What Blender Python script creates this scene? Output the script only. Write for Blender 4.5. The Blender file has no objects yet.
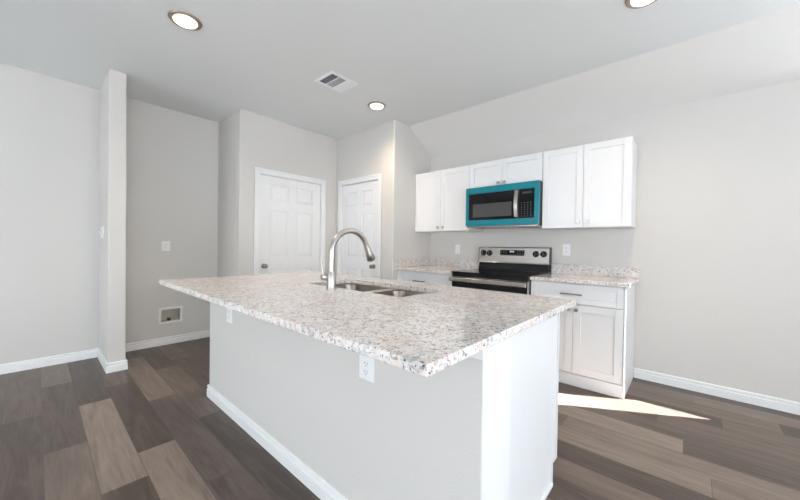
import bpy, bmesh, math, random
from mathutils import Vector, Matrix
random.seed(7)
S = bpy.context.scene
COL = S.collection

# ------------------------------------------------------------------ camera
cam_d = bpy.data.cameras.new('camera')
cam = bpy.data.objects.new('camera', cam_d)
COL.objects.link(cam)
RT = Vector((0.74689, 0.66480337, 0.01384964))
UP = Vector((-1.77263724e-02, -9.14270423e-04, 9.99842458e-01))
FW = Vector((-0.66471129, 0.74701784, -0.01110169))
M = Matrix((RT, UP, -FW)).transposed().to_4x4()
M.translation = Vector((2.7115, -3.66815, 1.175))
cam.matrix_world = M
cam_d.sensor_fit = 'HORIZONTAL'
cam_d.sensor_width = 36
cam_d.lens = 323.8 / 800 * 36
cam_d.clip_start = 0.05
S.camera = cam

# ------------------------------------------------------------------ world, sun, exposure
W = bpy.data.worlds.new('sky')
S.world = W
W.use_nodes = True
bg = W.node_tree.nodes['Background']
bg.inputs[0].default_value = (0.83, 0.915, 1.0, 1)
bg.inputs[1].default_value = 4.8

sun_d = bpy.data.lights.new('sun', 'SUN')
sun_d.energy = 52
sun_d.angle = math.radians(0.5)
sun_d.color = (1.0, 0.98, 0.95)
sun = bpy.data.objects.new('sun', sun_d)
COL.objects.link(sun)
_h = Vector((-0.865, -0.502, 0)).normalized()
SUNDIR = Vector((_h.x, _h.y, -math.tan(math.radians(45)))).normalized()
sun.rotation_euler = SUNDIR.to_track_quat('-Z', 'Y').to_euler()
sun.location = (6, 4, 6)

S.view_settings.view_transform = 'Standard'
S.view_settings.look = 'None'
S.view_settings.gamma = 1
S.view_settings.use_curve_mapping = False
S.view_settings.exposure = 0.45

def portal(name, loc, rot, sx, sy):
    d = bpy.data.lights.new(name, 'AREA')
    d.shape = 'RECTANGLE'; d.size = sx; d.size_y = sy
    d.cycles.is_portal = True
    o = bpy.data.objects.new(name, d); COL.objects.link(o)
    o.location = loc; o.rotation_euler = rot

# ------------------------------------------------------------------ dimensions
H = 2.725
A_, B_, C_, D_ = 0.753, 1.135, 2.122, 1.794
WX, E0, E1 = 1.172, 3.238, 3.115
CT = 0.913
RL, RR, XR = 0.806, 1.620, 2.345
RIDGE_Y, RAKE_Z = -0.478, 2.4235
XE, YF = 5.6, -6.9
TW = 0.12

# ------------------------------------------------------------------ materials
def new_mat(name):
    m = bpy.data.materials.new(name)
    m.use_nodes = True
    nt = m.node_tree
    return m, nt, nt.nodes['Principled BSDF']

def bump(nt, b, scale, strength, dist=0.002, detail=4, stretch=None):
    tc = nt.nodes.new('ShaderNodeTexCoord')
    n = nt.nodes.new('ShaderNodeTexNoise')
    n.inputs['Scale'].default_value = scale
    n.inputs['Detail'].default_value = detail
    src = tc.outputs['Object']
    if stretch:
        mp = nt.nodes.new('ShaderNodeMapping'); mp.inputs['Scale'].default_value = stretch
        nt.links.new(src, mp.inputs[0]); src = mp.outputs[0]
    nt.links.new(src, n.inputs['Vector'])
    bp = nt.nodes.new('ShaderNodeBump')
    bp.inputs['Strength'].default_value = strength
    bp.inputs['Distance'].default_value = dist
    nt.links.new(n.outputs[0], bp.inputs['Height'])
    nt.links.new(bp.outputs[0], b.inputs['Normal'])

def plain(name, col, rough=0.5, metal=0.0, spec=0.5, bmp=None, emit=None):
    m, nt, b = new_mat(name)
    b.inputs['Base Color'].default_value = (*col, 1)
    b.inputs['Roughness'].default_value = rough
    b.inputs['Metallic'].default_value = metal
    b.inputs['Specular IOR Level'].default_value = spec
    if emit:
        b.inputs['Emission Color'].default_value = (*emit[0], 1)
        b.inputs['Emission Strength'].default_value = emit[1]
    if bmp:
        bump(nt, b, *bmp)
    return m

M_wall = plain('wall_paint', (0.655, 0.63, 0.595), 0.75, bmp=(110, 0.5, 0.003))
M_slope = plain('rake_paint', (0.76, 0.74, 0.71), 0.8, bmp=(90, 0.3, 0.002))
M_ceil = plain('ceiling_paint', (0.81, 0.825, 0.815), 0.9, bmp=(70, 0.25, 0.002))
M_trim = plain('trim_paint', (0.84, 0.84, 0.83), 0.35, bmp=(20, 0.04))
M_door = plain('door_paint', (0.82, 0.82, 0.82), 0.4, bmp=(30, 0.05))
M_cab = plain('cabinet_paint', (0.80, 0.80, 0.80), 0.35, bmp=(25, 0.03))
M_cabin = plain('cabinet_interior', (0.60, 0.50, 0.38), 0.6, bmp=(25, 0.03))
M_steel = plain('brushed_steel', (0.52, 0.49, 0.46), 0.27, 1.0, bmp=(60, 0.12, 0.001, 3, (1, 30, 30)))
M_nickel = plain('satin_nickel', (0.50, 0.47, 0.44), 0.30, 1.0, bmp=(80, 0.04))
M_pull = plain('dark_nickel_pull', (0.27, 0.26, 0.25), 0.35, 1.0, bmp=(80, 0.04))
M_dknob = plain('antique_nickel', (0.33, 0.30, 0.27), 0.3, 1.0, bmp=(80, 0.04))
M_sink = plain('sink_steel', (0.42, 0.37, 0.33), 0.36, 1.0, bmp=(50, 0.08, 0.001, 3, (1, 20, 20)))
M_drain = plain('drain_steel', (0.35, 0.33, 0.31), 0.5, 1.0, bmp=(50, 0.05))
M_black = plain('black_glass', (0.008, 0.008, 0.010), 0.08, 0, 0.3, bmp=(3, 0.02))
M_blackp = plain('black_enamel', (0.012, 0.012, 0.014), 0.25, 0, 0.3, bmp=(40, 0.03))
M_dgrey = plain('dark_grey_plastic', (0.05, 0.05, 0.055), 0.4, bmp=(40, 0.03))
M_mesh = plain('microwave_window_mesh', (0.075, 0.073, 0.072), 0.2, 0, 0.3, bmp=(400, 0.1))
M_teal = plain('teal_protective_film', (0.001, 0.20, 0.25), 0.3, 0, 0.35, bmp=(14, 0.25, 0.004))
M_teallt = plain('steel_with_film', (0.45, 0.55, 0.60), 0.25, 0.7, bmp=(14, 0.1))
M_plate = plain('white_plastic', (0.85, 0.85, 0.84), 0.35, bmp=(30, 0.02))
M_slot = plain('socket_slot', (0.30, 0.30, 0.30), 0.5, bmp=(30, 0.02))
M_legend = plain('pale_legend', (0.22, 0.22, 0.21), 0.5, bmp=(30, 0.02))
M_cream = plain('box_back_cream', (0.55, 0.52, 0.42), 0.6, bmp=(30, 0.05))
M_brass = plain('valve_brass', (0.10, 0.08, 0.05), 0.4, 0.6, bmp=(30, 0.05))
M_lamp = plain('lamp_diffuser', (1, 0.95, 0.88), 0.5, emit=((1.0, 0.83, 0.62), 9.0))
M_lring = plain('lamp_trim_ring', (0.42, 0.36, 0.30), 0.35, 0.8, bmp=(30, 0.02))
M_vent = plain('vent_white', (0.93, 0.94, 0.95), 0.4, bmp=(30, 0.02))
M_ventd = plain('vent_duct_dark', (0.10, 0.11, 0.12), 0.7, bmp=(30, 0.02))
M_glow = plain('display_digit', (0.5, 0.6, 0.65), 0.5, emit=((0.6, 0.8, 0.9), 0.12))

def granite():
    m, nt, b = new_mat('granite')
    N = nt.nodes.new; L = nt.links.new
    tc = N('ShaderNodeTexCoord')
    mp = N('ShaderNodeMapping'); mp.inputs['Rotation'].default_value = (0.3, 0.2, 0.5)
    L(tc.outputs['Object'], mp.inputs[0])
    def noise(scale, detail=5, rough=0.6, loc=0.0, dist=0.0):
        q = N('ShaderNodeMapping'); q.inputs['Location'].default_value = (loc, loc * 1.7, loc * .6)
        L(mp.outputs[0], q.inputs[0])
        n = N('ShaderNodeTexNoise'); n.inputs['Scale'].default_value = scale
        n.inputs['Detail'].default_value = detail; n.inputs['Roughness'].default_value = rough
        n.inputs['Distortion'].default_value = dist
        L(q.outputs[0], n.inputs['Vector']); return n.outputs[0]
    def ramp(src, p0, p1, c0=(0, 0, 0, 1), c1=(1, 1, 1, 1)):
        r = N('ShaderNodeValToRGB')
        r.color_ramp.elements[0].position = p0; r.color_ramp.elements[0].color = c0
        r.color_ramp.elements[1].position = p1; r.color_ramp.elements[1].color = c1
        L(src, r.inputs[0]); return r.outputs[0]
    def mix(f, a, bb):
        x = N('ShaderNodeMix'); x.data_type = 'RGBA'
        if isinstance(f, float): x.inputs[0].default_value = f
        else: L(f, x.inputs[0])
        for s, i in ((a, 6), (bb, 7)):
            if isinstance(s, tuple): x.inputs[i].default_value = s
            else: L(s, x.inputs[i])
        return x.outputs[2]
    base = mix(ramp(noise(7, 4, .6), .38, .62), (0.79, 0.74, 0.70, 1), (0.76, 0.645, 0.585, 1))
    base = mix(ramp(noise(24, 5, .65, 3, .5), .50, .60), base, (0.84, 0.81, 0.785, 1))
    base = mix(ramp(noise(15, 6, .7, 7, .8), .52, .68), base, (0.57, 0.565, 0.56, 1))
    base = mix(ramp(noise(56, 5, .7, 9, .8), .535, .60), base, (0.38, 0.37, 0.355, 1))
    base = mix(ramp(noise(95, 4, .65, 17), .63, .68), base, (0.32, 0.19, 0.16, 1))
    base = mix(ramp(noise(105, 4, .6, 23), .605, .65), base, (0.06, 0.06, 0.065, 1))
    L(base, b.inputs['Base Color'])
    b.inputs['Roughness'].default_value = 0.12
    b.inputs['Specular IOR Level'].default_value = 0.5
    return m
M_gran = granite()

def planks_mat():
    m, nt, b = new_mat('vinyl_planks')
    N = nt.nodes.new; L = nt.links.new
    at = N('ShaderNodeAttribute'); at.attribute_name = 'plank'
    sep = N('ShaderNodeSeparateColor'); L(at.outputs['Color'], sep.inputs[0])
    tc = N('ShaderNodeTexCoord')
    off = N('ShaderNodeCombineXYZ')
    mm = N('ShaderNodeMath'); mm.operation = 'MULTIPLY'; mm.inputs[1].default_value = 37.0
    L(sep.outputs[1], mm.inputs[0]); L(mm.outputs[0], off.inputs[0]); L(mm.outputs[0], off.inputs[2])
    ad = N('ShaderNodeVectorMath'); ad.operation = 'ADD'
    L(tc.outputs['Object'], ad.inputs[0]); L(off.outputs[0], ad.inputs[1])
    def noise(stretch, scale, detail, dist):
        mp = N('ShaderNodeMapping'); mp.inputs['Scale'].default_value = stretch
        L(ad.outputs[0], mp.inputs[0])
        n = N('ShaderNodeTexNoise'); n.inputs['Scale'].default_value = scale
        n.inputs['Detail'].default_value = detail; n.inputs['Distortion'].default_value = dist
        L(mp.outputs[0], n.inputs['Vector']); return n.outputs[0]
    g1 = noise((1.0, 9.0, 1), 1.7, 7, 1.5)
    g2 = noise((3.0, 55.0, 1), 2.0, 4, 0.3)
    tone = N('ShaderNodeValToRGB')
    e = tone.color_ramp.elements
    e[0].position = 0.0; e[0].color = (0.074, 0.053, 0.043, 1)
    e[1].position = 1.0; e[1].color = (0.37, 0.295, 0.24, 1)
    k = e.new(0.5); k.color = (0.190, 0.146, 0.118, 1)
    s1 = N('ShaderNodeMath'); s1.operation = 'MULTIPLY_ADD'; s1.inputs[1].default_value = 0.65; 
    L(g1, s1.inputs[0])
    s0 = N('ShaderNodeMath'); s0.operation = 'ADD'; s0.inputs[1].default_value = -0.325 - 0.16
    L(sep.outputs[0], s0.inputs[0]); L(s0.outputs[0], s1.inputs[2])
    s2 = N('ShaderNodeMath'); s2.operation = 'MULTIPLY_ADD'; s2.inputs[1].default_value = 0.36
    L(g2, s2.inputs[0]); L(s1.outputs[0], s2.inputs[2])
    L(s2.outputs[0], tone.inputs[0])
    L(tone.outputs[0], b.inputs['Base Color'])
    b.inputs['Roughness'].default_value = 0.36
    b.inputs['Specular IOR Level'].default_value = 0.42
    bp = N('ShaderNodeBump'); bp.inputs['Strength'].default_value = 0.15; bp.inputs['Distance'].default_value = 0.001
    L(g2, bp.inputs['Height']); L(bp.outputs[0], b.inputs['Normal'])
    return m
M_floor = planks_mat()
M_grass = plain('lawn_outside', (0.20, 0.24, 0.12), 0.9, bmp=(9, 0.5, 0.03))
M_concrete = plain('patio_concrete', (0.29, 0.31, 0.34), 0.85, bmp=(12, 0.2, 0.01))

# ------------------------------------------------------------------ mesh helpers
def box(bm, x0, x1, y0, y1, z0, z1, mi=0):
    v = [bm.verts.new((x, y, z)) for z in (z0, z1) for y in (y0, y1) for x in (x0, x1)]
    for f in ((0, 2, 3, 1), (4, 5, 7, 6), (0, 1, 5, 4), (2, 6, 7, 3), (0, 4, 6, 2), (1, 3, 7, 5)):
        fc = bm.faces.new([v[i] for i in f]); fc.material_index = mi

def boxes(*bs):
    bm = bmesh.new()
    for b_ in bs: box(bm, *b_)
    return bm

def slab(axis, a0, a1, us, vs, skip=()):
    """solid slab normal to axis (0,1,2) between a0 and a1; grid us x vs, cells in skip are holes"""
    bm = bmesh.new()
    def P(u, v, w):
        c = [0, 0, 0]; o = [i for i in range(3) if i != axis]
        c[axis] = w; c[o[0]] = u; c[o[1]] = v
        return c
    V = {}
    for i, u in enumerate(us):
        for j, v in enumerate(vs):
            for k, w in enumerate((a0, a1)):
                V[i, j, k] = bm.verts.new(P(u, v, w))
    cells = {(i, j) for i in range(len(us) - 1) for j in range(len(vs) - 1)} - set(skip)
    for (i, j) in cells:
        for k in (0, 1):
            bm.faces.new([V[i, j, k], V[i + 1, j, k], V[i + 1, j + 1, k], V[i, j + 1, k]])
        for (di, dj, p, q) in ((-1, 0, (0, 0), (0, 1)), (1, 0, (1, 0), (1, 1)), (0, -1, (0, 0), (1, 0)), (0, 1, (0, 1), (1, 1))):
            if (i + di, j + dj) not in cells:
                a, b_ = (i + p[0], j + p[1]), (i + q[0], j + q[1])
                bm.faces.new([V[a + (0,)], V[b_ + (0,)], V[b_ + (1,)], V[a + (1,)]])
    bmesh.ops.delete(bm, geom=[v for v in bm.verts if not v.link_faces], context='VERTS')
    bmesh.ops.recalc_face_normals(bm, faces=bm.faces)
    return bm

def rrect(x0, x1, y0, y1, r, n=6):
    pts = []
    for cx, cy, a in ((x1 - r, y1 - r, 0), (x0 + r, y1 - r, 90), (x0 + r, y0 + r, 180), (x1 - r, y0 + r, 270)):
        for i in range(n + 1):
            t = math.radians(a + 90 * i / n)
            pts.append((cx + r * math.cos(t), cy + r * math.sin(t)))
    return pts

def loft(bm, loops, close_last=True, close_first=False):
    vs = [[bm.verts.new(p) for p in lp] for lp in loops]
    n = len(vs[0])
    for a, b_ in zip(vs, vs[1:]):
        for i in range(n):
            bm.faces.new([a[i], a[(i + 1) % n], b_[(i + 1) % n], b_[i]])
    if close_last: bm.faces.new(vs[-1])
    if close_first: bm.faces.new(list(reversed(vs[0])))

def tube(bm, pts, radii, n=20, caps=True):
    pts = [Vector(p) for p in pts]
    if not isinstance(radii, (list, tuple)): radii = [radii] * len(pts)
    loops = []; up = None
    for i, p in enumerate(pts):
        t = (pts[min(i + 1, len(pts) - 1)] - pts[max(i - 1, 0)]).normalized()
        if up is None:
            up = Vector((1, 0, 0)) if abs(t.x) < .9 else Vector((0, 1, 0))
        side = t.cross(up).normalized(); up = side.cross(t).normalized()
        loops.append([p + (side * math.cos(2 * math.pi * k / n) + up * math.sin(2 * math.pi * k / n)) * radii[i] for k in range(n)])
    loft(bm, loops, caps, caps)

def disc(bm, c, axis, prof, n=28):
    """turned shape: prof = [(offset along axis, radius)...]"""
    c = Vector(c); ax = Vector(axis).normalized()
    tube(bm, [c + ax * o for o, r in prof], 1.0, n) if False else None
    u = Vector((0, 0, 1)) if abs(ax.z) < .9 else Vector((1, 0, 0))
    s = ax.cross(u).normalized(); u = s.cross(ax).normalized()
    loft(bm, [[c + ax * o + (s * math.cos(2 * math.pi * k / n) + u * math.sin(2 * math.pi * k / n)) * max(r, 1e-4) for k in range(n)] for o, r in prof], True, True)

def obj(name, bm, mats, parent=None, bevel=0.0, smooth=False, kind=None, seg=2):
    me = bpy.data.meshes.new(name)
    bmesh.ops.recalc_face_normals(bm, faces=bm.faces)
    bm.to_mesh(me); bm.free()
    for m in (mats if isinstance(mats, (list, tuple)) else [mats]): me.materials.append(m)
    o = bpy.data.objects.new(name, me); COL.objects.link(o)
    if parent: 
        o.parent = parent
        o.matrix_parent_inverse = Matrix.Translation(parent.location).inverted() if parent.parent is None and parent.type == 'EMPTY' else Matrix()
    if bevel:
        md = o.modifiers.new('bevel', 'BEVEL'); md.width = bevel; md.segments = seg
        md.limit_method = 'ANGLE'; md.angle_limit = math.radians(40)
        md.harden_normals = False
    if smooth:
        for p in me.polygons: p.use_smooth = True
        me.set_sharp_from_angle(angle=math.radians(42))
    if kind: o['kind'] = kind
    return o

def struct(name, bm, m, bevel=0.0, parent=None, smooth=False):
    return obj(name, bm, m, parent, bevel, smooth, None if parent else 'structure')

def thing(name, label, cat, loc=(0, 0, 0), group=None):
    o = bpy.data.objects.new(name, None); COL.objects.link(o)
    o.empty_display_size = 0.1
    o.location = loc
    o['label'] = label; o['category'] = cat
    if group: o['group'] = group
    return o

def tag(o, label, cat, group=None):
    o['label'] = label; o['category'] = cat
    if group: o['group'] = group
    return o

def copy_tree(o, parent=None):
    c = o.copy(); COL.objects.link(c)
    if parent: c.parent = parent
    for ch in list(o.children): copy_tree(ch, c)
    return c

# ------------------------------------------------------------------ floor
PW, PL = 0.176, 1.22
JO = {-2: -.545, -1: -1.138, 0: -.526, 1: .435, 2: -.257, 3: .27, 13: 2.62 + .09, 12: 2.10, 11: 1.60, 10: 2.95, 14: 3.25, 15: 2.57, 16: 2.905}
TONES = {(-2, -1): .5, (-2, 0): .22, (-1, -1): .70, (-1, 0): .34, (-1, 1): .66, (0, -1): .15, (0, 0): .82, (0, 1): .18,
         (1, -2): .45, (1, -1): .10, (1, 0): .80, (2, -1): .76, (2, 0): .50, (2, 1): .45, (3, -1): .60, (3, 0): .20, (3, -2): .22, (4, -1): .3, (4, -2): .5,
         (13, -1): .85, (13, 0): .35, (12, 0): .75, (12, -1): .55, (11, 0): .80, (10, -1): .18, (10, 0): .45, (14, -1): .50, (14, 0): .70,
         (15, -1): .25, (15, 0): .60, (16, -1): .18, (16, 0): .62, (9, 0): .7, (9, -1): .35}
def make_floor():
    bm = bmesh.new()
    lay = bm.loops.layers.color.new('plank')
    R = random.Random(5)
    g = 0.0011
    bm2 = bm
    y_base = -3.466
    for r in range(-21, 22):
        y0, y1 = y_base + r * PW, y_base + (r + 1) * PW
        if r not in JO: JO[r] = R.uniform(-.6, .6)
        k0 = int(math.floor((-2.2 - JO[r]) / PL)); k1 = int(math.ceil((XE + .2 - JO[r]) / PL))
        for k in range(k0, k1):
            x0 = JO[r] + k * PL; x1 = x0 + PL
            t = R.choice([.15, .25, .4, .5, .65, .75]) + R.uniform(-.05, .05)
            t = TONES.get((r, k), t)
            X0, X1 = max(x0 + g, -2.0), min(x1 - g, XE + .15)
            if X1 <= X0: continue
            vs = [bm.verts.new(p) for p in ((X0, y0 + g, 0), (X1, y0 + g, 0), (X1, y1 - g, 0), (X0, y1 - g, 0))]
            f = bm.faces.new(vs); rr = R.random()
            for l in f.loops: l[lay] = (t, rr, 0, 1)
    # sub-floor showing as the dark hairline seams
    z = -0.0012
    vs = [bm.verts.new(p) for p in ((-2.0, YF - .15, z), (XE + .15, YF - .15, z), (XE + .15, .15, z), (-2.0, .15, z))]
    f = bm.faces.new(vs)
    for l in f.loops: l[lay] = (0.0, .3, 0, 1)
    box(bm, -2.0, XE + .15, YF - .15, .15, -.1, -.002)
    return struct('floor', bm, M_floor)
make_floor()

# ------------------------------------------------------------------ ceiling (flat, dropping along a rake above the range wall)
bm = boxes((-2.0, XE + .15, YF - .15, RIDGE_Y, H, H + .12), (-2.0, 0.0, RIDGE_Y, .15, H, H + .12))
sl = (RAKE_Z - H) / (0 - RIDGE_Y)
n0 = len(bm.faces)
pr = [(RIDGE_Y, H), (TW, H + sl * (TW - RIDGE_Y)), (TW, H + .12), (RIDGE_Y, H + .12)]
loft(bm, [[(0.0, y, z) for y, z in pr], [(XE + .15, y, z) for y, z in pr]], True, True)
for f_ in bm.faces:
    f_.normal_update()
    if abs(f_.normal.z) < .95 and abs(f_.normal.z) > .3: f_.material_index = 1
struct('ceiling', bm, [M_ceil, M_slope])

# ------------------------------------------------------------------ walls
WIN_B = (3.385, 4.00, 1.09, 2.36)       # narrow window in the range wall, just beyond the frame
struct('wall_back', slab(1, 0, TW, [0, WIN_B[0], WIN_B[1], XE + .12], [0, WIN_B[2], WIN_B[3], RAKE_Z + .02], [(1, 1)]), M_wall)
D2 = (-1.024, -.259, 2.045)
_c = [(-.012 + .012 * math.cos(math.radians(t)), -A_ + .012 - .012 * math.sin(math.radians(t))) for t in (90, 67.5, 45, 22.5, 0)]
_L = [(D2[1], -A_)] + _c + [(0, TW), (-TW, TW), (-TW, -A_ + TW), (D2[1], -A_ + TW)]
bm = bmesh.new(); loft(bm, [[(x, y, z) for x, y in _L] for z in (0, H)], True, True)
struct('wall_pantry_side', bm, M_wall)
struct('wall_pantry', slab(1, -A_, -A_ + TW, [-B_ - .06, D2[0], D2[1]], [0, D2[2], H], [(1, 0)]), M_wall)
D1 = (-1.899, -1.008, 2.035)
struct('wall_closet', slab(0, -B_ - TW, -B_, [-C_, D1[0], D1[1], -A_ + .03], [0, D1[2], H], [(1, 0)]), M_wall, 0.006)
struct('wall_closet_side', boxes((-D_, -B_ - TW + .001, -C_, -C_ + TW, 0, H)), M_wall)
ICE = (-2.722, -2.523, .262, .412)
struct('wall_left', slab(0, -D_ - TW, -D_, [YF, ICE[0], ICE[1], -C_ + TW], [0, ICE[2], ICE[3], H], [(1, 1)]), M_wall)
struct('wall_wing', boxes((-D_, -WX, -E0, -E1, 0, H)), M_wall, 0.006)
# walls behind the camera, with the windows that light the room
WF = [(-0.9, 0.9), (1.5, 3.3)]
struct('wall_front', slab(1, YF - TW, YF, [-D_ - TW, WF[0][0], WF[0][1], WF[1][0], WF[1][1], XE + .12], [0, .10, 2.15, H], [(1, 1), (3, 1)]), M_wall)
WR = (-5.9, -1.7, 0.05, 2.20)
struct('wall_right', slab(0, XE, XE + TW, [YF, WR[0], WR[1], 0], [0, WR[2], WR[3], H], [(1, 1)]), M_wall)
# closet and pantry backs so that nothing is open behind the doors
struct('wall_closet_rear', boxes((-D_ - TW, -D_ - .001, -C_ + TW + .001, TW, 0, H), (-D_, -TW - .001, 0, TW, 0, H)), M_wall)

def window(name, axis, at, u0, u1, z0, z1, mull=(), rails=()):
    w = .05
    def bx(a, b_, c, d, t0=0.03, t1=0.09):
        return (a, b_, at + t0, at + t1, c, d) if axis == 1 else (at + t0, at + t1, a, b_, c, d)
    bs = [bx(u0, u0 + w, z0, z1), bx(u1 - w, u1, z0, z1), bx(u0 + w, u1 - w, z0, z0 + w), bx(u0 + w, u1 - w, z1 - w, z1)]
    for m_ in mull: bs.append(bx(m_ - w / 2, m_ + w / 2, z0 + w, z1 - w, .031, .089))
    for r_ in rails: bs.append(bx(u0 + w, u1 - w, r_ - w / 2, r_ + w / 2, .032, .088))
    f = struct(name, boxes(*bs), M_trim, 0.004)
    return f
window('window_1', 1, 0, WIN_B[0], WIN_B[1], WIN_B[2], WIN_B[3])
window('window_2', 1, YF - TW, WF[0][0], WF[0][1], .10, 2.15, rails=(1.1,))
window('window_3', 1, YF - TW, WF[1][0], WF[1][1], .10, 2.15, rails=(1.1,))
window('window_4', 0, XE, WR[0], WR[1], WR[2], WR[3], mull=(-3.8,))
def facing(d): return Vector(d).to_track_quat('-Z', 'Y').to_euler()
for i, (a, b_) in enumerate(WF):
    portal('window_portal', ((a + b_) / 2, YF - TW - .01, 1.125), (math.radians(90), 0, 0), b_ - a, 2.05)
portal('window_portal', (XE + TW + .01, (WR[0] + WR[1]) / 2, (WR[2] + WR[3]) / 2), (math.radians(90), 0, math.radians(90)), WR[1] - WR[0], WR[3] - WR[2])
portal('window_portal', ((WIN_B[0] + WIN_B[1]) / 2, TW + .01, 1.725), (math.radians(-90), 0, 0), .615, 1.27)

# ground outside
gm = boxes((-14, 20, -20, YF - TW - .02, -.25, -.16), (XE + .16, 20, YF - TW - .02, 12, -.25, -.16), (-14, XE + .16, TW + .04, 12, -.25, -.16))
struct('ground_outside', gm, M_concrete)
struct('unseen_sun_block', boxes((XE + TW + .01, XE + 2.5, YF, .1, 2.55, 2.72)), M_ceil)  # unseen slab, added to keep direct sun out of the right-hand window

# ------------------------------------------------------------------ baseboards (stepped profile)
BT, BH = .014, .088
def base(name, p, q, n, ext0=0.0, ext1=0.0):
    """baseboard from p to q along a wall whose room-side normal is n (unit, axis aligned)"""
    p = Vector((*p, 0)); q = Vector((*q, 0)); n = Vector((*n, 0)); t = (q - p).normalized()
    p = p - t * ext0; q = q + t * ext1
    prof = [(0, 0), (BT, 0), (BT, BH * .64), (BT * .45, BH * .68), (BT * .40, BH * .76), (BT * .85, BH * .82), (BT * .75, BH * .95), (BT * .4, BH), (0, BH)]
    bm = bmesh.new()
    loft(bm, [[tuple(a + n * o + Vector((0, 0, z))) for o, z in prof] for a in (p, q)], True, True)
    return struct(name, bm, M_trim)
base('baseboard_back', (XR + .012, 0), (XE, 0), (0, -1))
base('baseboard_left', (-D_, -C_), (-D_, -E1), (1, 0))
base('baseboard_left_living', (-D_, -E0), (-D_, YF), (1, 0))
base('baseboard_wing_side', (-D_, -E0), (-WX, -E0), (0, -1), 0, BT)
base('baseboard_wing_end', (-WX, -E0), (-WX, -E1), (1, 0), 0, 0)
base('baseboard_wing_rear', (-WX, -E1), (-D_, -E1), (0, 1), BT, 0)
base('baseboard_closet_side', (-D_, -C_), (-B_, -C_), (0, -1), 0, BT)
base('baseboard_closet', (-B_, -C_), (-B_, D1[0] - .06), (1, 0), 0, 0)
base('baseboard_closet_corner', (-B_, D1[1] + .06), (-B_, -A_), (1, 0))
base('baseboard_pantry', (D2[1] + .06, -A_), (0, -A_), (0, -1), 0, BT)
base('baseboard_pantry_side', (0, -A_), (0, -.672), (1, 0), 0, 0)
base('baseboard_front', (-D_, YF), (XE, YF), (0, 1))
base('baseboard_right', (XE, YF), (XE, WR[0]), (-1, 0))
base('baseboard_right_corner', (XE, WR[1]), (XE, 0), (-1, 0))

# ------------------------------------------------------------------ doors
def panel_door(name, axis, face, u0, u1, top, knob_u, knob_z):
    """six panel door; leaf front sits 12 mm behind the wall face. axis 1: faces -y, axis 0: faces +x"""
    s = -1 if axis == 1 else 1
    f = face - s * .012
    def bx(a, b_, c, d, t0, t1):
        lo, hi = sorted((f - s * t0, f - s * t1))
        return (a, b_, lo, hi, c, d) if axis == 1 else (lo, hi, a, b_, c, d)
    g = .004
    a0, a1, zt = u0 + .012 + g, u1 - .012 - g, top - .012 - g
    w = a1 - a0
    st = w * .145; mid = w * .125
    pw = (w - 2 * st - mid) / 2
    rows = [(.22, .86), (1.02, 1.60), (1.71, 1.915)]
    bm = bmesh.new()
    box(bm, *bx(a0, a1, .01, zt, .012, .038))
    cols = [(a0 + st, a0 + st + pw), (a1 - st - pw, a1 - st)]
    box(bm, *bx(a0, a0 + st, .01, zt, 0, .013)); box(bm, *bx(a1 - st, a1, .01, zt, 0, .013))
    box(bm, *bx(cols[0][1], cols[1][0], .01, zt, 0, .013))
    zs = [.01] + [z for r in rows for z in r] + [zt]
    for i in range(0, len(zs), 2):
        for (c0, c1) in cols: box(bm, *bx(c0, c1, zs[i], zs[i + 1], 0, .013))
    for (z0, z1) in rows:
        for (c0, c1) in cols:
            m1, m2 = .012, .042
            def P(m_, t):
                y = f - s * t
                pts = [(c0 + m_, z0 + m_), (c1 - m_, z0 + m_), (c1 - m_, z1 - m_), (c0 + m_, z1 - m_)]
                return [((u, y, z) if axis == 1 else (y, u, z)) for u, z in pts]
            loft(bm, [P(m1, .0125), P(m1, .010), P(m2, .003)], True, False)
    door = struct(name, bm, M_door, 0.002)
    # knob with rose
    n = Vector((0, s, 0)) if axis == 1 else Vector((s, 0, 0))
    c = Vector((knob_u, f, knob_z)) if axis == 1 else Vector((f, knob_u, knob_z))
    bm = bmesh.new()
    disc(bm, c, n, [(0, .030), (.004, .030), (.008, .024), (.010, .012), (.030, .011), (.036, .018), (.042, .025), (.052, .028), (.062, .025), (.067, .015), (.068, .004)])
    obj('door_handle', bm, M_dknob, door, smooth=True)
    # jamb + casing as trim
    cw = .060
    def tb(a, b_, c_, d_, o0, o1):
        lo, hi = sorted((face + s * o0, face + s * o1))
        return (a, b_, lo, hi, c_, d_) if axis == 1 else (lo, hi, a, b_, c_, d_)
    bm = boxes(tb(u0, u0 + .012, 0, top, -.11, .0), tb(u1 - .012, u1, 0, top, -.11, .0), tb(u0 + .012, u1 - .012, top - .012, top, -.11, .0))
    struct('trim_' + ('3' if axis == 0 else '4'), bm, M_trim)
    bm = bmesh.new()
    for (o, wd) in ((.010, cw), (.016, cw * .42)):
        x0, x1, zt2 = u0 - cw + .004, u1 + cw - .004, top + cw - .004
        box(bm, *tb(x0, x0 + wd, 0, zt2, 0, o)); box(bm, *tb(x1 - wd, x1, 0, zt2, 0, o))
        box(bm, *tb(x0 + wd, x1 - wd, zt2 - wd, zt2, 0, o))
    struct('trim_' + ('1' if axis == 0 else '2'), bm, M_trim, 0.003)
    return door
panel_door('door_1', 0, -B_, D1[0], D1[1], D1[2], -1.827, .914)
panel_door('door_2', 1, -A_, D2[0], D2[1], D2[2], -.345, .909)

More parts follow.
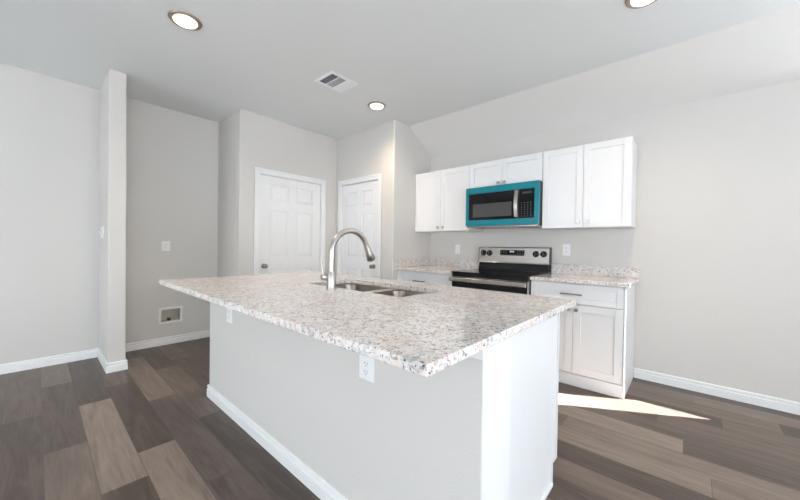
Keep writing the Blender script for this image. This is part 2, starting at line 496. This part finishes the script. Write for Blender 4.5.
# ------------------------------------------------------------------ island half wall
IW0, IWY, IWX, IWT = -.029, -2.779, 2.257, .205
IY1 = -1.884
struct('wall_island', boxes((IW0, IWX, IWY, IWY + IWT, 0, .838)), M_wall, 0.004)
base('baseboard_island', (IW0, IWY), (IWX, IWY), (0, -1), BT, 0)
base('baseboard_island_end', (IW0, IWY), (IW0, IWY + IWT), (-1, 0), 0, 0)
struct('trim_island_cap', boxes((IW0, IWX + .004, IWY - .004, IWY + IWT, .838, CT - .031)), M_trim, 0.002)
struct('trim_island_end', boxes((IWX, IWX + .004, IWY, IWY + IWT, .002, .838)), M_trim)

# ------------------------------------------------------------------ shaker fronts
def shaker(name, parent, x0, x1, yf, z0, z1, st=.058, th=.019, rec=.009, m=None):
    """front facing -y whose outer face is at yf"""
    bm = boxes((x0, x1, yf + rec, yf + th, z0, z1),
               (x0, x0 + st, yf, yf + rec + .001, z0, z1), (x1 - st, x1, yf, yf + rec + .001, z0, z1),
               (x0 + st, x1 - st, yf, yf + rec + .001, z0, z0 + st), (x0 + st, x1 - st, yf, yf + rec + .001, z1 - st, z1))
    return obj(name, bm, m or M_cab, parent, 0.0012)
def square_knob(parent, x, y, z):
    bm = bmesh.new()
    disc(bm, (x, y, z), (0, -1, 0), [(0, .007), (.014, .006), (.015, .006)], 12)
    box(bm, x - .014, x + .014, y - .026, y - .014, z - .014, z + .014)
    return obj('knob', bm, M_nickel, parent, 0.002)
def bar_pull(parent, x0, x1, y, z):
    bm = bmesh.new()
    tube(bm, [(x0, y - .03, z), (x1, y - .03, z)], .0065, 12)
    for x in (x0 + .02, x1 - .02): tube(bm, [(x, y, z), (x, y - .03, z)], .005, 10)
    return obj('handle', bm, M_pull, parent, smooth=True)

# ------------------------------------------------------------------ base cabinets
YB = -.610
def base_cabinet(name, label, x0, x1, knobs, pull, split, left_filler=0.0, end_panel=False, YB=-.610):
    t = thing(name, label, 'cabinet', ((x0 + x1) / 2, -.3, 0))
    zt = CT - .030
    obj('body', boxes((x0, x1, YB + .020, -.002, 0.0, zt)), M_cab, t, 0.001)
    obj('toe_board', boxes((x0, x1, YB + .006, YB + .0195, 0.0, .100)), M_cab, t, 0.001)
    if end_panel:
        obj('end_panel', boxes((x1 + .0005, x1 + .010, YB + .001, -.002, 0, zt)), M_cab, t, 0.0012)
    if left_filler:
        obj('filler', boxes((x0, x0 + left_filler, YB + .004, YB + .0195, .102, zt)), M_cab, t, 0.001)
    a, b_ = x0 + left_filler + .003, x1 - .003
    dr = shaker('drawer', t, a, b_, YB, .706, zt - .010, .045)
    bar_pull(dr, pull[0], pull[1], YB, .787 if not left_filler else .770)
    for (u, v, k) in ((a, split - .0015, knobs[0]), (split + .0015, b_, knobs[1])):
        d = shaker('door', t, u, v, YB, .112, .700)
        square_knob(d, k, YB, .655)
    return t
base_cabinet('base_cabinet', 'white shaker base cabinet right of the range, two doors below one wide drawer', RR + .003, XR, (1.955, 2.012), (1.885, 2.055), 1.983, 0, True)
base_cabinet('base_cabinet', 'white shaker base cabinet left of the range, tucked beside the pantry wall', .002, RL - .003, (.40, .455), (.275, .450), .4275, .045, False, -.668)

# ------------------------------------------------------------------ granite worktops on the range wall
def worktop(label, x0, x1, yf, side=False):
    o = obj('countertop', boxes((x0, x1, yf, -.001, CT - .030, CT)), M_gran, None, 0.003)
    tag(o, label, 'countertop')
    obj('backsplash', boxes((x0, x1, -.021, -.001, CT + .0005, CT + .102)), M_gran, o, 0.002)
    if side: obj('side_splash', boxes((x0, x0 + .020, yf + .002, -.0215, CT + .0005, CT + .102)), M_gran, o, 0.002)
worktop('speckled granite countertop right of the range with a short backsplash', RR + .006, 2.383, -.640)
worktop('speckled granite countertop in the corner left of the range, splash turning onto the pantry wall', .001, RL - .006, -.698, True)

# ------------------------------------------------------------------ upper cabinets
YU = -.330
def upper(label, x0, x1, z0, z1, split, knobs, kz, ep=False):
    t = thing('wall_cabinet', label, 'cabinet', ((x0 + x1) / 2, -.15, z0), 'white shaker wall cabinets' if False else None)
    obj('body', boxes((x0, x1, YU + .020, -.002, z0, z1)), M_cab, t, 0.001)
    for (u, v, k) in ((x0 + .002, split - .0015, knobs[0]), (split + .0015, x1 - .002, knobs[1])):
        d = shaker('door', t, u, v, YU, z0 + .002, z1 - .002, .056)
        square_knob(d, k, YU, kz)
    return t
upper('tall white two-door wall cabinet left of the microwave, against the pantry wall', .002, RL - .001, 1.372, 2.130, .404, (.376, .452), 1.418)
upper('short white two-door wall cabinet directly above the teal microwave', RL + .001, RR - .001, 1.845, 2.134, 1.198, (1.160, 1.232), 1.880)
upper('tall white two-door wall cabinet right of the microwave, at the open end of the row', RR + .001, XR + .002, 1.372, 2.134, 1.981, (1.945, 2.018), 1.424)

# ------------------------------------------------------------------ microwave
mw = thing('microwave', 'over-range microwave with teal blue film around its black glass front', 'microwave', (1.213, -.2, 1.40))
X0, X1, Z0, Z1, YM = RL + .001, RR - .003, 1.405, 1.842, -.410
obj('body', boxes((X0 + .004, X1 - .002, YM + .030, -.002, Z0 + .004, Z1 - .001)), M_dgrey, mw, 0.002)
fr = obj('front_frame', slab(1, YM, YM + .029, [X0, X0 + .036, X1 - .046, X1], [Z0 + .008, Z0 + .072, Z1 - .070, Z1], [(1, 1)]), M_teal, mw, 0.004)
d = obj('door_glass', boxes((X0 + .037, X1 - .236, YM + .003, YM + .028, Z0 + .073, Z1 - .071)), M_black, mw, 0.002)
obj('window_screen', boxes((X0 + .090, X1 - .275, YM + .0015, YM + .0028, Z0 + .105, Z0 + .250)), M_mesh, d)
bm = bmesh.new()
hx = X1 - .217
zz0, zz1 = Z0 + .085, Z1 - .082
loops = []
for i in range(9):
    t_ = i / 8; z = zz0 + (zz1 - zz0) * t_; yo = YM - .018 - .022 * math.sin(math.pi * t_)
    loops.append([(hx + dx, yo + dy, z) for dx, dy in ((-.021, 0), (-.016, -.009), (.016, -.009), (.021, 0), (.016, .006), (-.016, .006))])
loft(bm, loops, True, True)
box(bm, hx - .012, hx + .012, YM - .018, YM + .004, zz0 + .004, zz0 + .03); box(bm, hx - .012, hx + .012, YM - .018, YM + .004, zz1 - .03, zz1 - .004)
obj('handle', bm, M_steel, mw, smooth=True)
cp = obj('control_panel', boxes((X1 - .192, X1 - .047, YM + .003, YM + .028, Z0 + .073, Z1 - .071)), M_black, mw, 0.002)
bm = bmesh.new()
for r in range(7):
    for c in range(4):
        x = X1 - .172 + c * .031; z = Z0 + .092 + r * .0225
        box(bm, x - .0055, x + .0055, YM + .0018, YM + .0031, z - .0022, z + .0022)
obj('button_legends', bm, M_legend, cp)
obj('display', boxes((X1 - .165, X1 - .075, YM + .0018, YM + .0031, Z1 - .118, Z1 - .100)), M_mesh, cp)
obj('side_gap_strip', boxes((X0 - .0, X0 + .006, YM + .0295, YM + .040, Z0 + .02, Z1 - .01)), M_teal, mw)
bm = boxes((X0 + .01, X1 - .01, YM + .010, -.01, Z0 - .006, Z0 + .0035))
for i in range(14): box(bm, X0 + .06 + i * .05, X0 + .09 + i * .05, -.33, -.12, Z0 - .009, Z0 - .006)
obj('vent_grille', bm, M_steel, mw, 0.001)

# ------------------------------------------------------------------ range
rg = thing('range', 'freestanding electric range in stainless steel with black glass cooktop and oven door', 'range', (1.213, -.33, 0))
x0, x1 = RL, RR
obj('body', boxes((x0 + .002, x1 - .002, -.625, -.006, .02, CT - .012)), M_dgrey, rg, 0.002)
ct = obj('cooktop', boxes((x0 - .001, x1 + .001, -.685, -.085, CT - .0115, CT + .004)), M_black, rg, 0.003)
for (bx_, by_, br) in ((.20, -.52, .105), (.60, -.52, .085), (.20, -.25, .075), (.60, -.25, .105)):
    bm = bmesh.new()
    n = 40
    ri = [bm.verts.new((x0 + bx_ + (br - .002) * math.cos(2 * math.pi * k / n), by_ + (br - .002) * math.sin(2 * math.pi * k / n), CT + .0045)) for k in range(n)]
    ro = [bm.verts.new((x0 + bx_ + br * math.cos(2 * math.pi * k / n), by_ + br * math.sin(2 * math.pi * k / n), CT + .0045)) for k in range(n)]
    for k in range(n): bm.faces.new([ri[k], ri[(k + 1) % n], ro[(k + 1) % n], ro[k]])
    obj('burner_ring', bm, M_mesh, ct)
# control console
def wedge(x0, x1, prof):
    bm = bmesh.new(); loft(bm, [[(x0, y, z) for y, z in prof], [(x1, y, z) for y, z in prof]], True, True); return bm
obj('console_base', wedge(x0 + .002, x1 - .002, [(-.084, CT + .0045), (-.084, CT + .016), (-.070, CT + .088), (-.006, CT + .088), (-.006, CT + .0045)]), M_blackp, rg, 0.002)
pf = [(-.088, CT + .0885), (-.082, CT + .100), (-.060, CT + .262), (-.050, CT + .272), (-.006, CT + .272), (-.006, CT + .0885)]
cn = obj('console', wedge(x0 + .001, x1 - .001, pf), M_steel, rg, 0.002)
def cy(z): return -.082 + .022 * (z - CT - .100) / .162
obj('end_cap', wedge(x1 - .0008, x1 + .004, [(p_[0] - .001, p_[1]) for p_ in pf]), M_dgrey, cn)
obj('end_cap', wedge(x0 - .004, x0 + .0008, [(p_[0] - .001, p_[1]) for p_ in pf]), M_dgrey, cn)
for kx in (.862, .940, 1.480, 1.560):
    z = 1.112; bm = bmesh.new(); y = cy(z)
    disc(bm, (kx, y, z), (0, -1, .13), [(0, .034), (.004, .034), (.005, .028), (.024, .025), (.026, .020)])
    k_ = obj('knob', bm, M_blackp, rg, smooth=True)
    obj('knob_grip', boxes((kx - .005, kx + .005, y - .036, y - .020, z - .020, z + .026)), M_nickel if False else M_dgrey, k_, 0.002)
dz0, dz1 = 1.090, 1.150
dp = obj('display', wedge(1.075, 1.355, [(cy(dz0) - .003, dz0), (cy(dz1) - .003, dz1), (cy(dz1) + .004, dz1), (cy(dz0) + .004, dz0)]), M_black, rg)
bm = bmesh.new()
for r in range(3):
    for c in range(10):
        if 3 <= c <= 6 and r > 0: continue
        x = 1.092 + c * .0272; z = 1.100 + r * .018
        box(bm, x - .006, x + .006, cy(z) - .0045, cy(z) - .0025, z - .003, z + .003)
obj('button_legends', bm, M_legend, dp)
obj('clock_digits', wedge(1.188, 1.240, [(cy(1.125) - .0045, 1.125), (cy(1.142) - .0045, 1.142), (cy(1.142) - .0025, 1.142), (cy(1.125) - .0025, 1.125)]), M_glow, dp)
# front
obj('front_rail', boxes((x0 + .001, x1 - .001, -.668, -.625, CT - .048, CT - .012)), M_blackp, rg, 0.002)
od = obj('oven_door', boxes((x0 + .002, x1 - .002, -.672, -.626, .235, CT - .050)), M_steel, rg, 0.003)
obj('door_glass', boxes((x0 + .004, x1 - .004, -.676, -.6722, .30, CT - .052)), M_black, od, 0.001)
bm = bmesh.new()
box(bm, x0 - .002, x1 + .002, -.735, -.712, CT - .098, CT - .055)
box(bm, x0 + .02, x0 + .05, -.713, -.670, CT - .090, CT - .062); box(bm, x1 - .05, x1 - .02, -.713, -.670, CT - .090, CT - .062)
obj('handle', bm, M_steel, od, 0.006, seg=3)
sd = obj('storage_drawer', boxes((x0 + .002, x1 - .002, -.670, -.626, .075, .230)), M_steel, rg, 0.003)
obj('toe_kick', boxes((x0 + .02, x1 - .02, -.60, -.58, 0.0, .075)), M_dgrey, rg)

# ------------------------------------------------------------------ island cabinets
isl = thing('island_cabinet', 'white cabinet run under the sink island with a plain white end panel', 'cabinet', (1.1, -2.2, 0))
CX1 = 2.222
yb = IWY + IWT + .001
zt = CT - .031
obj('body', slab(2, .10, zt, [IW0, .70, 1.60, CX1 - .019], [yb, IY1 + .021], []), M_cab, isl) if False else None
# carcass: back, floor, ends, leaving the middle open for the sink bowls
obj('body', boxes((IW0, .655, yb, IY1 - .021, .10, zt), (1.665, CX1 - .0195, yb, IY1 - .021, .10, zt), (.656, 1.664, yb, yb + .012, .10, zt), (.656, 1.664, yb + .013, IY1 - .021, .10, .12), (IW0 + .01, CX1 - .0195, yb, IY1 - .066, 0, .0995)), M_cab, isl)
# end panel with the toe notch
pts = [(yb, 0), (IY1 - .065, 0), (IY1 - .065, .10), (IY1, .10), (IY1, zt), (yb, zt)]
bm = bmesh.new(); loft(bm, [[(CX1 - .019, y, z) for y, z in pts], [(CX1, y, z) for y, z in pts]], True, True)
ep = obj('end_panel', bm, M_cab, isl, 0.0015)
# narrow raised edge strip round the panel
bm = boxes((CX1 + .0005, CX1 + .004, IY1 - .020, IY1, .10, zt), (CX1 + .0005, CX1 + .004, IY1 - .085, IY1 - .0655, .0, .10), (CX1 + .0005, CX1 + .004, IY1 - .0655, IY1 - .0205, .10, .116), (CX1 + .0005, CX1 + .012, yb + .01, IY1 - .0855, .0, .016))
obj('edge_strip', bm, M_cab, isl, 0.0008)
def shaker_back(parent, a, b_, z0, z1, st=.056):
    y = IY1
    bm = boxes((a, b_, y - .019, y - .009, z0, z1), (a, a + st, y - .010, y, z0, z1), (b_ - st, b_, y - .010, y, z0, z1), (a + st, b_ - st, y - .010, y, z0, z0 + st), (a + st, b_ - st, y - .010, y, z1 - st, z1))
    return obj('door', bm, M_cab, parent, 0.0012)
xs = [IW0 + .003, .34, .70, 1.15, 1.60, 1.90, CX1 - .021]
for i in range(6):
    d = shaker_back(isl, xs[i] + .002, xs[i + 1] - .002, .112, zt - .012)
    bm = bmesh.new(); kx = xs[i + 1] - .03 if i % 2 == 0 else xs[i] + .03
    disc(bm, (kx, IY1, zt - .07), (0, 1, 0), [(0, .006), (.014, .006)], 12); box(bm, kx - .014, kx + .014, IY1 + .014, IY1 + .026, zt - .084, zt - .056)
    obj('knob', bm, M_nickel, d)

# ------------------------------------------------------------------ island worktop with sink cut-out
def holed_top():
    bm = bmesh.new()
    outer = [(-.090, -3.090), (2.283, -3.090), (2.283, -1.817), (-.090, -1.817)]
    inner = rrect(.735, 1.610, -2.420, -2.012, .030)
    es = []
    for lp in (outer, inner):
        vs = [bm.verts.new((x, y, CT)) for x, y in lp]
        es += [bm.edges.new((vs[i], vs[(i + 1) % len(vs)])) for i in range(len(vs))]
    r = bmesh.ops.triangle_fill(bm, edges=es, use_beauty=True)
    fs = list(bm.faces)
    e = bmesh.ops.extrude_face_region(bm, geom=fs)
    bmesh.ops.translate(bm, vec=(0, 0, -.030), verts=[v for v in e['geom'] if isinstance(v, bmesh.types.BMVert)])
    return bm
o = obj('island_countertop', holed_top(), M_gran, None, 0.003)
tag(o, 'large speckled granite island countertop with a sink cut-out, overhanging the grey half wall', 'countertop')

# ------------------------------------------------------------------ sink
sk = thing('kitchen_sink', 'stainless double-bowl undermount sink set in the island countertop', 'sink', (1.155, -2.2, .66))
def bowl(x0, x1, y0, y1, zb):
    bm = bmesh.new(); zt_ = CT - .034
    def L(m_, z, r): return [(x, y, z) for x, y in rrect(x0 + m_, x1 - m_, y0 + m_, y1 - m_, r, 7)]
    loft(bm, [L(0, zt_, .075), L(.003, zt_ - .01, .072), L(.010, zb + .045, .066), L(.018, zb + .018, .060), L(.036, zb + .004, .045), L(.055, zb, .03)], True, False)
    # outside skin
    loft(bm, [L(0, zt_, .075), L(-.002, zt_ - .002, .077), L(.006, zb + .02, .066), L(.04, zb - .003, .04)], True, False)
    b_ = obj('bowl', bm, M_sink, sk, smooth=True)
    cx_, cy_ = (x0 + x1) / 2, (y0 + y1) / 2 + .03
    bm = bmesh.new(); disc(bm, (cx_, cy_, zb + .0005), (0, 0, 1), [(0, .055), (.003, .053), (.004, .044), (.001, .040), (.001, .002)])
    obj('drain', bm, M_drain, b_, smooth=True)
bowl(.722, 1.195, -2.433, -2.002, .675)
bowl(1.215, 1.624, -2.433, -2.002, .700)
obj('rim', slab(2, CT - .0375, CT - .0305, [.700, .755, 1.165, 1.245, 1.590, 1.645], [-2.450, -2.400, -2.035, -1.985], [(1, 1), (3, 1)]), M_sink, sk) 

# ------------------------------------------------------------------ faucet
fx, fy = 1.112, -2.486
fc = thing('faucet', 'brushed nickel gooseneck pull-down faucet standing behind the island sink', 'faucet', (fx, fy, CT))
bm = bmesh.new(); disc(bm, (fx, fy, CT + .0005), (0, 0, 1), [(0, .031), (.004, .031), (.006, .0265), (.100, .0265), (.104, .024), (.105, .020)])
obj('base', bm, M_nickel, fc, smooth=True)
yc, r_ = -2.349, .125
pts = [(fx, fy, CT + .105)]
cyy = fy + r_ + .010
arcz = 1.127
pts += [(fx, fy, CT + .17), (fx, fy, arcz)]
ra = .143
for i in range(1, 19):
    a = math.pi - math.radians(i * 158 / 18)
    pts.append((fx, fy + ra + ra * math.cos(a), arcz + ra * math.sin(a)))
bm = bmesh.new(); tube(bm, pts, .0175, 22)
obj('spout', bm, M_nickel, fc, smooth=True)
e_ = Vector(pts[-1]); dd = (Vector(pts[-1]) - Vector(pts[-2])).normalized()
bm = bmesh.new(); tube(bm, [e_, e_ + dd * .004, e_ + dd * .012, e_ + dd * .060, e_ + dd * .105, e_ + dd * .112], [.0175, .0195, .0195, .024, .030, .026], 22)
sh = obj('spray_head', bm, M_nickel, fc, smooth=True)
bm = bmesh.new(); tube(bm, [e_ + dd * .1125, e_ + dd * .115], [.022, .020], 18)
obj('nozzle', bm, M_dgrey, sh)
bm = bmesh.new()
disc(bm, (fx, fy, CT + .070), (-1, -.25, 0), [(.015, .016), (.034, .017), (.040, .022), (.066, .023), (.072, .018)])
hd = obj('handle', bm, M_nickel, fc, smooth=True)
bm = bmesh.new()
hp = Vector((fx - .060, fy - .018, CT + .088))
tube(bm, [hp, hp + Vector((-.006, -.002, .035)), hp + Vector((-.014, -.004, .078))], [.0075, .006, .0055], 14)
obj('lever', bm, M_nickel, hd, smooth=True)

# ------------------------------------------------------------------ outlets, switch, ice-maker box
def outlet(label, c, n, w=.075, h=.118):
    """duplex outlet; c centre on wall, n facing normal"""
    n = Vector(n); u = Vector((0, 0, 1)).cross(n)
    t = thing('wall_outlet', label, 'outlet', c)
    def bx(bm, uu, zz, hw, hh, o0, o1):
        a = Vector(c) + u * (uu - hw) + n * o0 + Vector((0, 0, zz - hh)); b_ = Vector(c) + u * (uu + hw) + n * o1 + Vector((0, 0, zz + hh))
        lo = [min(a[i], b_[i]) for i in range(3)]; hi = [max(a[i], b_[i]) for i in range(3)]
        box(bm, lo[0], hi[0], lo[1], hi[1], lo[2], hi[2])
    bm = bmesh.new(); bx(bm, 0, 0, w / 2, h / 2, 0.0003, .005)
    obj('cover_plate', bm, M_plate, t, 0.0015)
    for s in (-1, 1):
        bm = bmesh.new(); bx(bm, 0, s * h * .17, w * .22, h * .125, .0051, .0072)
        rc = obj('socket', bm, M_plate, t, 0.001)
        bm = bmesh.new()
        bx(bm, -w * .09, s * h * .17 + .003, .0013, .0055, .0073, .0078); bx(bm, w * .09, s * h * .17 + .003, .0013, .0055, .0073, .0078); bx(bm, 0, s * h * .17 - .008, .0025, .0025, .0073, .0078)
        obj('slots', bm, M_slot, rc)
    return t
outlet('white outlet on the wall above the left countertop, left of the range', (.462, 0, 1.150), (0, -1, 0))
outlet('white outlet on the wall between the range and the right countertop splash', (1.766, 0, 1.162), (0, -1, 0))
outlet('white outlet on the grey island half wall, near the sunny end', (1.752, IWY, .684), (0, -1, 0), .086, .100)
outlet('white outlet on the grey island half wall, far end nearest the alcove', (.358, IWY, .690), (0, -1, 0), .086, .112)
outlet('white outlet alone on the grey alcove wall, above the recessed valve box', (-D_, -2.673, 1.142), (1, 0, 0), .082, .115)

sw = thing('light_switch', 'white multi-gang light switch plate on the side of the narrow wing wall', 'light switch', (-1.55, -E0, 1.27))
obj('cover_plate', boxes((-1.66, -1.44, -E0 - .006, -E0 - .0003, 1.212, 1.328)), M_plate, sw, 0.0015)
for i in range(4):
    x = -1.632 + i * .0547
    obj('toggle', boxes((x - .008, x + .008, -E0 - .016, -E0 - .0062, 1.262, 1.284)), M_slot if i == 2 else M_plate, sw, 0.001)

ib = thing('valve_box', 'white recessed ice-maker valve box set low in the alcove wall', 'valve box', (-D_, -2.6225, .25))
obj('frame', slab(0, -D_ + .0003, -D_ + .007, [ICE[0] - .018, ICE[0] + .008, ICE[1] - .008, ICE[1] + .018], [ICE[2] - .016, ICE[2] + .008, ICE[3] - .008, ICE[3] + .018], [(1, 1)]), M_plate, ib, 0.002)
bm = boxes((-D_ - .085, -D_ - .080, ICE[0] + .003, ICE[1] - .003, ICE[2] + .003, ICE[3] - .003), (-D_ - .080, -D_, ICE[0] + .003, ICE[0] + .007, ICE[2] + .003, ICE[3] - .003), (-D_ - .080, -D_, ICE[1] - .007, ICE[1] - .003, ICE[2] + .003, ICE[3] - .003),
           (-D_ - .080, -D_, ICE[0] + .007, ICE[1] - .007, ICE[2] + .003, ICE[2] + .007), (-D_ - .080, -D_, ICE[0] + .007, ICE[1] - .007, ICE[3] - .007, ICE[3] - .003))
obj('recess', bm, M_cream, ib)
bm = bmesh.new(); vc = Vector((-D_ - .045, -2.635, ICE[2] + .0075))
disc(bm, vc, (0, 0, 1), [(0, .014), (.022, .014), (.024, .010), (.032, .010)], 16); disc(bm, vc + Vector((0, 0, .018)), (1, 0, 0), [(0, .009), (.024, .009), (.025, .017), (.034, .017)], 16)
obj('valve', bm, M_brass, ib, smooth=True)

# ------------------------------------------------------------------ ceiling fittings
def downlight(label, x, y):
    t = thing('recessed_light', label, 'ceiling light', (x, y, H), None)
    n = 40; bm = bmesh.new()
    def C(r, z): return [(x + r * math.cos(2 * math.pi * k / n), y + r * math.sin(2 * math.pi * k / n), H + z) for k in range(n)]
    loft(bm, [C(.098, -.0005), C(.100, -.004), C(.096, -.010), C(.072, -.012), C(.0695, -.010), C(.0695, -.0005)], False, False)
    obj('trim_ring', bm, M_lring, t, smooth=True)
    bm = bmesh.new()
    loft(bm, [C(.069, -.003), C(.069, -.014), C(.064, -.018), C(.045, -.021), C(.02, -.022)], True, False)
    obj('diffuser', bm, M_lamp, t, smooth=True)
    d = bpy.data.lights.new('downlight_beam', 'SPOT'); d.energy = 34; d.color = (1.0, .80, .60)
    d.spot_size = math.radians(150); d.spot_blend = 1.0; d.shadow_soft_size = .07
    l = bpy.data.objects.new('downlight_beam', d); COL.objects.link(l); l.location = (x, y, H - .045)
downlight('round recessed ceiling light at upper left, nearest the wing wall', .078, -2.981)
downlight('round recessed ceiling light close to the pantry corner, beyond the vent', .120, -1.175)
downlight('round recessed ceiling light cut by the top edge, above the island end', 2.487, -1.20)

vt = thing('ceiling_vent', 'white three-bank air register on the ceiling between the two left lights', 'air vent', (.19, -1.775, H))
vx0, vx1, vy0, vy1 = .058, .325, -1.930, -1.622
obj('frame', slab(2, H - .008, H - .0005, [vx0, vx0 + .030, vx1 - .030, vx1], [vy0, vy0 + .030, vy0 + .106, vy0 + .116, vy0 + .192, vy0 + .202, vy1 - .030, vy1], [(1, 1), (1, 3), (1, 5)]), M_vent, vt, 0.002)
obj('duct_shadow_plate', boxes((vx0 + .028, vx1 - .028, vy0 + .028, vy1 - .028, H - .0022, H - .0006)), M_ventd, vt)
for b_i, (a, b_, tilt) in enumerate(((vy0 + .030, vy0 + .106, 1), (vy0 + .116, vy0 + .192, 0), (vy0 + .202, vy1 - .030, -1))):
    bm = bmesh.new()
    n = 7
    if tilt:
        for i in range(n):
            y = a + (b_ - a) * (i + .5) / n
            w = .0052 if tilt < 0 else .0022
            z = H - .0085
            vs = [(vx0 + .029, y - w, z if tilt > 0 else z + .004), (vx1 - .029, y - w, z if tilt > 0 else z + .004), (vx1 - .029, y + w, z + .004 if tilt > 0 else z), (vx0 + .029, y + w, z + .004 if tilt > 0 else z)]
            v1 = [bm.verts.new(p_) for p_ in vs]; v2 = [bm.verts.new((p_[0], p_[1], p_[2] + .0012)) for p_ in vs]
            bm.faces.new(v1); bm.faces.new(v2)
            for k in range(4): bm.faces.new([v1[k], v1[(k + 1) % 4], v2[(k + 1) % 4], v2[k]])
    else:
        for i in range(16):
            x = vx0 + .030 + (vx1 - vx0 - .060) * (i + .5) / 16
            box(bm, x - .0022, x + .0022, a + .001, b_ - .001, H - .0075, H - .0065)
    obj('louver_bank', bm, M_vent, vt)
